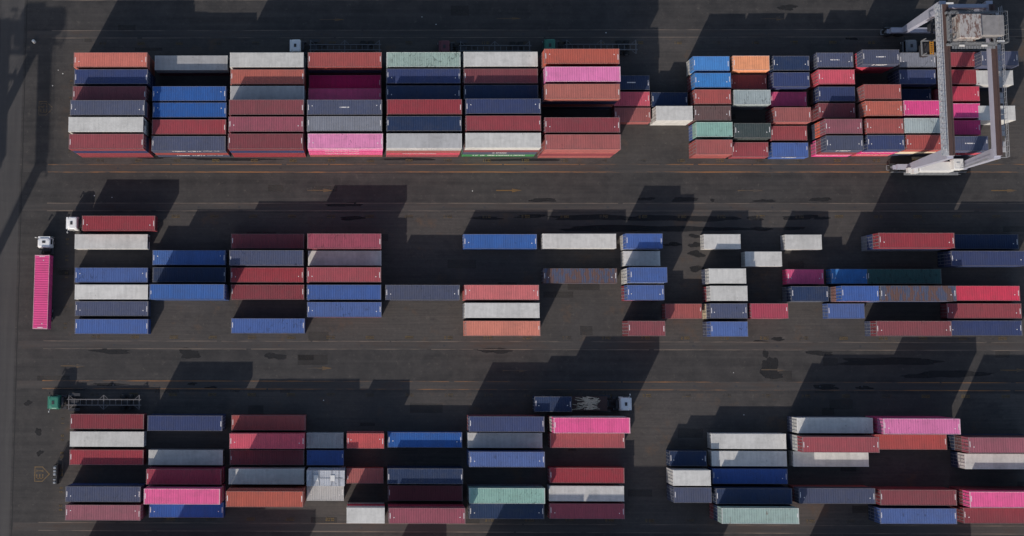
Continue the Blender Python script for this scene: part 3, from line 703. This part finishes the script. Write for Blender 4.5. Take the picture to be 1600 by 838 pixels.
# boxes buried inside the stacks and the stacks of the next block to the south
for x, y, L, n in SOUTH:
    for lv in range(n): hidden.append((x, y, lv*(HC[L]+.008)+.012, L, rng.choice(POOL), False))
import numpy as np
def merge(items, name):
    V = []; F = []; MI = []; keys = sorted({c for *_, c, _ in items}); base = 0
    for x, y, z, L, c, fl in items:
        for me in [body_mesh(L, 'dry'), door_mesh(L, 1), door_mesh(L, -1), rods_mesh(L, 1), rods_mesh(L, -1)]:
            sg = -1 if fl else 1
            V += [(x+sg*v.co.x, y+sg*v.co.y, z+v.co.z) for v in me.vertices]
            for p in me.polygons: F.append([base+i for i in p.vertices]); MI.append(keys.index(c))
            base += len(me.vertices)
    me = bpy.data.meshes.new(name); me.from_pydata(V, [], F)
    for k in keys: me.materials.append(MAT[k])
    me.polygons.foreach_set('material_index', MI); me.update()
    o = bpy.data.objects.new(name, me); C.objects.link(o); return o
hb = merge(hidden, 'shipping_containers_within_stacks'); hb['kind'] = 'stuff'
tag(hb, 'containers buried inside the stacks under the ones that show', 'containers')

# ------------------------------------------------------------------ trucks
def wheel(root, x, y, r=.5, w=.28, dual=False):
    t = MB(); s = 1 if y > 0 else -1; ww = w*(2.1 if dual else 1)
    t.cyl((x, y, r), (x, y-s*ww, r), r, 18)
    o = t.obj('wheel', M_black, root)
    h = MB(); h.cyl((x, y+s*.012, r), (x, y-s*.05, r), r*.52, 12); h.obj('rim', M_steel, o); return o
def tractor(name, label, loc, rz, cabmat, cabh=2.95, group='terminal tractors and their trailers'):
    """faces +x; origin on the ground under the rear of the cab"""
    t = thing(name, label, 'truck', loc, rz, group)
    ch = MB()
    for y in (-.42, .42): ch.bar((-3.6, y, .85), (2.0, y, .85), .10, .26)
    for x in (-3.5, -2.4, -1.3, -.2, 1.6): ch.bar((x, -.42, .85), (x, .42, .85), .12, .14)
    ch.box(-2.9, -1.5, -.46, .46, .99, 1.12); ch.cyl((-2.2, 0, 1.12), (-2.2, 0, 1.2), .48, 16)
    ch.cyl((-.9, -.95, .75), (.0, -.95, .75), .28, 12); ch.box(-.95, -.1, .68, 1.15, .5, 1.05)
    ch.cyl((-.28, .9, .9), (-.28, .9, 2.7), .07, 8); ch.box(-.5, -.12, -.8, .55, 1.0, 1.9)
    ch.bar((-3.1, -1.22, 1.06), (-1.3, -1.22, 1.06), .5, .03); ch.bar((-3.1, 1.22, 1.06), (-1.3, 1.22, 1.06), .5, .03)
    ch.obj('chassis', M_dark, t)
    H = cabh; b = MB(); w = 1.13
    def ring(z, xb, xf, yy, c):
        return [(xb, -yy+c, z), (xb+c, -yy, z), (xf-c*1.6, -yy, z), (xf, -yy+c*1.8, z), (xf, yy-c*1.8, z), (xf-c*1.6, yy, z), (xb+c, yy, z), (xb, yy-c, z)]
    b.loft([ring(.55, .05, 1.75, w, .1), ring(1.5, .0, 1.83, w, .1), ring(1.7, .0, 1.81, w, .1), ring(H-.25, .03, 1.66, w-.08, .16), ring(H-.06, .10, 1.56, w-.14, .2), ring(H, .24, 1.38, w-.28, .24)])
    b.obj('cab', cabmat, t)
    gl = MB()
    gl.add([(1.825, -1.0, 1.72), (1.825, 1.0, 1.72), (1.69, .9, H-.34), (1.69, -.9, H-.34)], [(0,1,2,3)])
    gl.add([(1.80, -1.0, 1.72), (1.80, 1.0, 1.72), (1.66, .9, H-.34), (1.66, -.9, H-.34)], [(3,2,1,0)])
    gl.obj('windscreen', M_glass, t)
    for s in (-1, 1):
        sg = MB(); y0, y1 = sorted((s*(w+.004), s*(w-.03))); 
        sg.add([(.6, s*(w+.006), 1.7), (1.5, s*(w+.006), 1.7), (1.42, s*(w-.065), H-.42), (.6, s*(w-.065), H-.42)], [(0,1,2,3) if s < 0 else (3,2,1,0)])
        sg.obj('side_window', M_glass, t)
        mi = MB(); mi.bar((1.6, s*w*.95, H-.55), (1.75, s*(w+.42), H-.5), .05); mi.box(1.68, 1.78, *sorted((s*(w+.28), s*(w+.50))), H-1.05, H-.42)
        mi.obj('mirror', M_white if s > 0 else M_dark, t)
        hl = MB(); hl.box(1.95, 1.975, *sorted((s*.75, s*1.05)), .8, .98); hl.obj('headlight', M_white, t)
    vn = MB(); vn.cbox(.75, 1.15, -.28, .28, H-.005, H+.07, .03); vn.obj('roof_vent', M_dark, t)
    vi = MB(); vi.bar((1.72, -1.0, H-.22), (1.72, 1.0, H-.22), .30, .05); vi.obj('sun_visor', cabmat, t)
    bm = MB(); bm.cbox(1.7, 1.95, -1.2, 1.2, .4, .78, .05); bm.obj('bumper', M_dark, t)
    for s in (-1, 1):
        wheel(t, .95, s*1.2); wheel(t, -2.2, s*1.22, dual=True)
    return t
def trailer(label, loc, rz, mat, nose=.0, deck=False, wide=True, group='terminal tractors and their trailers', outr=(0.3, 6.1, 12.0)):
    """skeletal chassis lying along x from 0 (nose) to 12.3"""
    t = thing('skeletal_trailer', label, 'trailer', loc, rz, group)
    f = MB()
    for y in (-.46, .46): f.bar((0, y, 1.2), (12.3, y, 1.2), .15, .34)
    for i in range(13):
        x = .25 + i*.98
        f.bar((x, -.46, 1.24), (x, .46, 1.24), .09, .16)
    f.obj('frame', mat, t)
    for x in outr:
        o_ = MB()
        o_.bar((x, -1.2, 1.3), (x, 1.2, 1.3), .15, .16)
        if wide:
            for s in (-1, 1):
                for d in ((.75,) if x < 1 else (-.75,) if x > 11 else (-.75, .75)):
                    o_.bar((x+d, s*.5, 1.28), (x, s*1.2, 1.28), .07, .12)
        o_.obj('outrigger', mat, t)
    ax = MB()
    for x in (9.2, 10.5): ax.cyl((x, -1.1, .5), (x, 1.1, .5), .07, 8)
    ax.bar((9.85, -.45, .75), (9.85, .45, .75), 1.2, .1)
    ax.obj('axle', M_dark, t)
    for y in (-.6, .6):
        lg_ = MB(); lg_.bar((2.6, y, 1.05), (2.6, y, .1), .12); lg_.box(2.45, 2.75, y-.12, y+.12, 0, .1); lg_.obj('landing_leg', M_dark, t)
    for x in (9.2, 10.5):
        for s in (-1, 1): wheel(t, x, s*1.2, dual=True)
    if deck:
        d = MB(); d.box(0.1, 12.2, -1.18, 1.18, 1.385, 1.43); d.obj('deck', M_crail, t)
        q = random.Random(3); p = MB()
        for _ in range(130):
            x = 1.0 + abs(q.gauss(0, 1.6)) + q.random()*1.6; y = q.uniform(-1.0, 1.0); a = q.uniform(-.25, .25); L_ = q.uniform(.3, 1.1)
            if x > 5.2: continue
            p.bar((x, y, 1.46), (x+L_*math.cos(a), y+L_*math.sin(a), 1.47+q.random()*.05), .09, .04)
        p.obj('dunnage', MAT['cream'], t)
    return t
YL = [49.25, 19.1, -10.55]                                   # truck lanes
M_green = plain('green_cab_paint', '2E6A58', .45, 0, .2); M_maroon = plain('maroon_cab_paint', '5C2C34', .5, 0, .25)
M_cabblue = plain('grey_white_cab_paint', 'A6ABB8', .45, 0, .15); M_cabwhite = plain('white_cab_paint', 'D4D2D0', .4, 0, .1)
M_cabgrey = plain('grey_cab_paint', '707478', .5, 0, .25); M_frame = plain('worn_frame_paint', '5C595A', .7, 0, .4)
PI = math.pi; M_dim = plain('dull_frame_paint', '5A5A5C', .7, 0, .4)
G1 = 'terminal tractors'; G2 = 'skeletal trailers'
def rig(x_nose, y, west, cab, tlab, trl, name='terminal_tractor', tmat=None, gap=1.0, **kw):
    """tractor with trailer behind it; x_nose is where the trailer starts"""
    rz = 0 if west else PI
    t = trailer(trl, (x_nose, y, 0), rz, tmat or M_frame, group=G2, **kw)
    c = tractor(name, tlab, (x_nose + (-gap if west else gap), y, 0), PI if west else 0, cab, group=G1)
    return c, t
# lower block lane: green tractor with an empty skeletal trailer
rig(-50.5, YL[2], True, M_green, 'green tractor at the lower left, pulling an empty frame trailer', 'empty skeletal trailer hitched behind the green tractor, lower left')
# lower block lane: white tractor heading right
rig(38.9, -10.55, False, gap=1.75, cab=M_cabwhite, tlab= 'white tractor facing right, above the hot pink container', trl='loaded trailer behind the right-facing white tractor, littered deck half empty', deck=True, wide=False)
container(20, 'navy', (29.55, -10.55, 1.45), 0, 'short dark navy container on the rear of the trailer with littered deck', 'shipping containers stacked in the yard', 0)
# middle block lane: maroon container behind a white cab
rig(-48.2, YL[1], True, M_cabwhite, 'white tractor facing left, ahead of the dark red container', 'trailer under the dark red container at the left of the middle block')
container(40, 'red', (-42.06, YL[1]-.1, 1.4), 0, 'long dark red container on a trailer behind the left-facing white cab', 'shipping containers stacked in the yard', 1)
# pink container on the truck that stands across the lanes
PK = PINK
tt = trailer('trailer under the pink container standing lengthwise at the far left', (PK[0]+math.sin(PK[3])*-6.15, PK[1]+6.15, 0), -PI/2+PK[3], M_frame, group=G2)
tractor('terminal_tractor', 'white tractor facing up, ahead of the lengthwise pink container', (PK[0]-.05, PK[1]+7.4, 0), PI/2+PK[3]*.2, M_cabwhite, group=G1)
container(40, 'hotpink', (PK[0], PK[1], 1.4), PI/2+PK[3], 'pink container standing lengthwise on a trailer at the far left', 'shipping containers stacked in the yard', 0)
# upper block lane
rig(-10.7, YL[0], True, gap=1.3, cab=M_cabwhite, tlab='grey-white tractor above the white container in the shaded upper lane', tmat=M_dim, trl='empty trailer behind the grey-white tractor in the upper lane')
rig(14.8, YL[0]-.2, True, gap=1.6, cab=M_maroon, tlab='maroon tractor in the shaded upper lane', tmat=M_dim, trl='empty trailer behind the maroon tractor in the upper lane')
rig(32.8, YL[0], True, gap=1.8, cab=M_green, tlab='green tractor in the shaded upper lane', tmat=M_dim, trl='empty trailer behind the green tractor, sticking out past the orange-brown stack')
rig(92.6, YL[0]-.2, True, M_cabgrey, 'grey tractor beside the crane in the upper lane', 'trailer behind the grey tractor, passing under the crane')

# ------------------------------------------------------------------ rubber-tyred gantry crane
M_hroof = plain('pale_grey_roof', '807C7A', .7, 0, .6, sc=1.2)
def crane(label, ox, oy):
    t = thing('gantry_crane', label, 'crane', (ox, oy, 0), 0, 'rubber-tyred gantry cranes')
    YS, YN = -11.6, 11.6                                       # runways
    G = ((-3.55, -2.3, -5.4), (3.6, 6.3, 4.6))                 # girder x, foot x of the legs
    ZT = 20.0
    GX = (-2.65, 4.6); FX = (-2.1, 6.1)
    for gi, (gx, fx) in enumerate(zip(GX, FX)):
        gb = MB(); gb.box(gx-.45, gx+.45, YS-.5, YN+.1, ZT-1.7, ZT-.08)
        gd = gb.obj('girder', M_crane, t)
        rl = MB(); rl.box(gx-.46, gx+.47, YS-.5, YN+.1, ZT-.078, ZT); rl.box(gx+.02, gx+.12, YS-.5, YN+.1, ZT, ZT+.14)
        rl.obj('trolley_rail', M_crail, gd)
        # walkway with handrail along the girder's outer side
        sx = -1 if gi == 0 else 1; xa, xb = sorted((gx+sx*.47, gx+sx*1.55)); wk = MB()
        if gi == 1: xa, xb = gx+.75, gx+2.0
        zz = ZT-.12 if gi == 0 else ZT-2.2
        n = 28; st_ = (YN-YS+.7)/n
        for i in range(n): 
            y = YS-.5+i*st_
            wk.box(xa+.05, xb-.05, y+.03, y+st_-.10, zz-.04, zz) if (i*7) % 3 != 0 or gi == 0 else None
            wk.bar((xa, y, zz-.06), (xb, y, zz-.06), .06, .06)
            wk.bar((xa if sx < 0 else xb, y, zz), (xa if sx < 0 else xb, y, zz+1.1), .05)
            if gi == 1: wk.bar((gx+.4, y, zz-.06), (xa, y, zz-.06), .07, .07)
        for x in (xa, xb): wk.bar((x, YS-.5, zz-.06), (x, YN+.1, zz-.06), .09, .12)
        for h in (.55, 1.1): wk.bar((xa if sx < 0 else xb, YS-.5, zz+h), (xa if sx < 0 else xb, YN+.1, zz+h), .05)
        wk.obj('walkway', M_walk, t)
        if gi == 0:
            fs = MB(); q = random.Random(5)
            for i in range(26):
                y = YS + .4 + i*.88
                if q.random() < .7: fs.box(xa+.25, xa+.45, y, y+q.uniform(.3, .6), zz+.02, zz+.16)
            fs.bar((xa+.6, YS, zz+.3), (xa+.6, YN, zz+.3), .05)
            fs.obj('cable_festoon', M_white, t)
        for y, yi in ((YS, -1), (YN, 1)):
            lg = MB()
            w_top, w_bot = 1.5, 1.0
            lg.bar((fx, y, 2.3), (gx, y, ZT-.9), .8, 1.0, up=(0, 1, 0), w2=1.0, h2=1.7)
            lg.obj('leg', M_crane, t)
    for y, s in ((YS, -1), (YN, 1)):
        sl = MB(); sl.box(-4.4, 7.2, y-.42, y+.42, 1.45, 2.35)
        for x in (-3.5, 6.2): sl.box(x-1.3, x+1.3, y-.36, y+.36, 1.0, 1.46)
        sl.obj('sill_beam', M_crane, t)
        for bx in (-3.5, 6.2):
            bo = MB(); bo.box(bx-1.5, bx+1.5, y-.2, y+.2, .75, 1.1); bo.bar((bx-1.4, y+s*.75, .8), (bx+1.4, y+s*.75, .8), .12, .5)
            bo.bar((bx-2.0, y-.4, .5), (bx-2.0, y+.4, .5), .1, .3); bo.bar((bx-2.0, y-.4, .6), (bx-1.4, y-.4, .9), .08); bo.bar((bx-2.0, y+.4, .6), (bx-1.4, y+.4, .9), .08)
            b_ = bo.obj('bogie', M_grate, t)
            for wx in (bx-.95, bx+.95):
                for s2 in (-1, 1):
                    w_ = MB(); w_.cyl((wx, y+s2*.24, .72), (wx, y+s2*.66, .72), .72, 20); w_.obj('wheel', M_black, b_)
        # cross braces under the girders on each side
        br = MB()
        if s > 0: br.box(GX[0], GX[1], y-.3, y+.3, ZT-1.6, ZT-.75)
        if s > 0: br.obj('end_tie', M_crane, t)
        # ladder
        ld = MB(); a = Vector((FX[1]-1.0, y+s*.7, 2.4)); b2 = Vector((GX[1]-1.0, y+s*.7, ZT-2))
        for o_ in (-.25, .25): ld.bar(a+Vector((o_, 0, 0)), b2+Vector((o_, 0, 0)), .05)
        for i in range(34):
            p = a.lerp(b2, i/33); ld.bar(p+Vector((-.25, 0, 0)), p+Vector((.25, 0, 0)), .035)
        ld.obj('ladder', M_grate, t)
    # power house and cabinets on the southern sill beam
    ph = MB(); ph.cbox(-1.5, 4.1, YS-1.05, YS+.6, 2.36, 4.5, .08); ph.obj('engine_house', M_white, t)
    pb = MB(); pb.cbox(3.5, 5.1, YS-.9, YS+.9, 4.3, 5.9, .08); pb.box(3.9, 4.4, YS-.4, YS+.2, 5.9, 6.0)
    pb.obj('electrical_cabinet', M_white, t)
    pd = MB(); pd.box(-1.62, -2.35, YS-1.3, YS-.4, 2.36, 4.1); pd.box(-3.0, -2.4, YS-1.1, YS-.3, 2.36, 3.4)
    pd.obj('fuel_tank', M_white, t)
    pf = MB(); pf.bar((-3.4, YS-1.2, 2.4), (5.6, YS-1.2, 2.4), .5, .06)
    for x in range(-3, 6): pf.bar((x, YS-1.42, 2.4), (x, YS-1.42, 3.4), .05)
    pf.bar((-3.4, YS-1.42, 3.4), (5.6, YS-1.42, 3.4), .05); pf.obj('service_platform', M_grate, t)
    nb = MB(); nb.cbox(1.6, 3.4, YN-.3, YN+.9, 2.36, 3.6, .08); nb.obj('transformer_box', M_dark, t)
    # trolley near the northern end
    ty = 7.6
    tf = MB()
    for y in (ty-2.4, ty+2.6): tf.bar((GX[0]-.2, y, ZT+.35), (GX[1]+.2, y, ZT+.35), .35, .5)
    for x in (GX[0]+.1, GX[1]-.1, 0.0): tf.bar((x, ty-2.4, ZT+.35), (x, ty+2.6, ZT+.35), .3, .45)
    q = random.Random(11)
    for i in range(16):
        x = GX[0]+.5+i*.42; tf.box(x, x+.34, ty-3.1, ty-2.5, ZT+.55, ZT+.6)
    tr = tf.obj('trolley_frame', M_grate, t)
    for x in (GX[0]+.07, GX[1]+.07):
        for y in (ty-2.1, ty+2.3):
            w_ = MB(); w_.cyl((x-.12, y, ZT+.36), (x+.12, y, ZT+.36), .3, 14); w_.obj('trolley_wheel', M_dark, tr)
    m1 = MB(); m1.cbox(-1.95, 1.45, ty-1.9, ty+1.85, ZT+1.9, ZT+3.1, .06)
    for x in (-1.8, 1.3):
        for y in (ty-1.7, ty+1.7): m1.bar((x, y, ZT+.5), (x, y, ZT+1.9), .15)
    m1.box(-1.95, 1.45, ty-1.9, ty+1.85, ZT+.5, ZT+.62); m1.obj('machinery_house', [M_spot], t)
    m2 = MB(); m2.cbox(1.5, 5.1, ty-1.45, ty+1.75, ZT+1.5, ZT+2.7, .06)
    m2.box(1.5, 5.1, ty-1.45, ty+1.75, ZT+.5, ZT+.62)
    m2.box(4.3, 4.36, ty-1.45, ty+1.75, ZT+2.7, ZT+2.74); m2.obj('hoist_house', M_hroof, t)
    hr = MB()
    for (xa, ya, xb, yb) in ((-2.6, ty-2.3, 5.9, ty-2.3), (-2.6, ty+2.6, 5.9, ty+2.6), (-2.6, ty-2.3, -2.6, ty+2.6), (6.1, ty-2.3, 6.1, ty+2.6)):
        for h in (1.1, 1.65): hr.bar((xa, ya, ZT+.55+h-.5), (xb, yb, ZT+.55+h-.5), .06)
        n = 7
        for i in range(n+1):
            f = i/n; hr.bar((xa+(xb-xa)*f, ya+(yb-ya)*f, ZT+.55), (xa+(xb-xa)*f, ya+(yb-ya)*f, ZT+1.7), .06)
    hr.obj('handrail', M_grate, t)
    lm = MB()
    for x, y, L_ in ((-1.2, ty-2.7, .8), (2.2, ty-2.7, .9), (4.6, ty-2.0, 1.2), (-2.9, ty+4.0, 1.1)): lm.box(x, x+L_, y-.12, y+.12, ZT+.9, ZT+1.05)
    lm.obj('flood_lamp_housing', M_white, t)
    # operator cabin hanging under the trolley, west of the first girder
    cb = MB(); cb.cbox(-5.2, -4.1, ty-3.4, ty-1.5, ZT-4.6, ZT-2.2, .1)
    cn = cb.obj('operator_cabin', M_dark, t)
    cg = MB()
    for y in (ty-3.6, ty-1.3): cg.bar((-5.8, y, ZT-2.0), (-2.9, y, ZT-1.9), .16, .2)
    for x in (-5.8, -4.0): cg.bar((x, ty-3.6, ZT-2.0), (x, ty-1.3, ZT-2.0), .16, .2)
    for x in (-5.8, -4.0): 
        for y in (ty-3.6, ty-1.3): cg.bar((x, y, ZT-2.0), (x, y, ZT-.2), .12)
    cg.obj('cabin_frame', M_grate, t)
    ol = MB(); 
    for i in range(7): ol.bar((-4.6, ty-3.4+i*.3, ZT-1.7), (-4.1, ty-3.4+i*.3, ZT-1.7), .12, .1)
    ol.bar((-4.6, ty-3.5, ZT-1.7), (-4.6, ty-1.4, ZT-1.7), .1); ol.bar((-4.1, ty-3.5, ZT-1.7), (-4.1, ty-1.4, ZT-1.7), .1)
    ol.obj('cabin_ladder', M_yel, t)
    # ropes and spreader hanging over the truck lane
    sp = MB(); sp.bar((-2.6, ty+1.6, 15.2), (2.6, ty+1.6, 15.2), .5, .45)
    for x in (-2.9, 2.9): sp.bar((x, ty+.45, 15.2), (x, ty+2.75, 15.2), .3, .3)
    so = sp.obj('spreader', M_dark, t)
    rp = MB()
    for x in (-1.4, 1.4):
        for y in (ty+1.0, ty+2.2): rp.cyl((x, y, 15.4), (x*.9, y, ZT+.4), .03, 5)
    rp.obj('hoist_rope', M_dark, so)
    return t
crane('lilac-grey gantry crane straddling the right end of the upper block', 92.0, 40.26)
crane('lilac-grey gantry crane just left of the middle block', -76.6, 10.45)

# ------------------------------------------------------------------ small things by the left edge
r1 = thing('twistlock_rack', 'black and white steel rack standing beside the lower yellow ground sign', 'rack', (-52.0, -22.3, 0))
f = MB()
for x in (-.35, .35):
    for y in (-1.5, -.3, 1.1, 1.5): f.bar((x, y, 0), (x, y, 2.3), .07)
    for z in (.15, 1.2, 2.3): f.bar((x, -1.5, z), (x, 1.5, z), .07)
for y in (-1.5, -.3, 1.5): f.bar((-.35, y, 2.3), (.35, y, 2.3), .07)
f.obj('frame', M_dark, r1)
bx = MB()
for y, s_ in ((-1.25, .3), (-.75, .2), (.1, .38), (.6, .34), (1.15, .36)): bx.cbox(-.24, .18, y-s_/2, y+s_/2, 1.24, 2.38, .04)
bx.obj('bin', M_steel, r1)
pn = MB(); pn.box(-.36, .36, -1.45, 1.45, .4, .45); pn.obj('shelf', M_dark, r1)
pn = MB(); pn.box(.36, .39, -1.45, 1.45, .5, 2.2); pn.obj('back_panel', M_dark, r1)
r2 = thing('warning_post_stand', 'small black and yellow stand at the left end of the slate container', 'stand', (-50.4, 38.95, 0))
f = MB(); f.box(-.14, .14, -.6, .6, 0, .12); 
for y in (-.5, .5): f.bar((0, y, .1), (0, y, 1.3), .08)
f.bar((0, -.5, 1.3), (0, .5, 1.3), .1); f.obj('frame', M_dark, r2)
f = MB(); f.box(-.16, .16, -.55, -.2, 1.36, 1.42); f.box(-.16, .16, .2, .5, 1.36, 1.42); f.obj('reflector', MAT['cream'], r2)
f = MB(); f.box(-.17, .17, -.12, .12, 1.36, 1.41); f.obj('stripe', M_yel, r2)
b1 = MB(); b1.cyl((-57.9, 50.5, 0), (-57.9, 50.5, 1.0), .26, 14); b1.cyl((-57.9, 50.5, 1.0), (-57.9, 50.5, 1.12), .26, 14, r2=.1)
tag(b1.obj('bollard', M_white), 'white round bollard on the asphalt at the upper left', 'bollard')
# grit and litter on the asphalt
q = random.Random(21); lt = MB()
LIT = [(-53.7, 45.6), (-52.9, 45.0), (-54.6, 42.9), (11.0, 53.5), (8.6, 54.8), (40.0, 52), (-47, 24.0), (-8.0, -10.2), (17, 24.8), (-44, 23.7), (60.0, -5.5), (61.5, -12.4)]
for x, y in LIT: 
    s_ = q.uniform(.05, .09); lt.box(x-s_, x+s_, y-s_, y+s_, .0, .05)
l_ = lt.obj('litter', M_white); l_['kind'] = 'stuff'; tag(l_, 'pale scraps of litter lying on the asphalt lanes', 'litter')
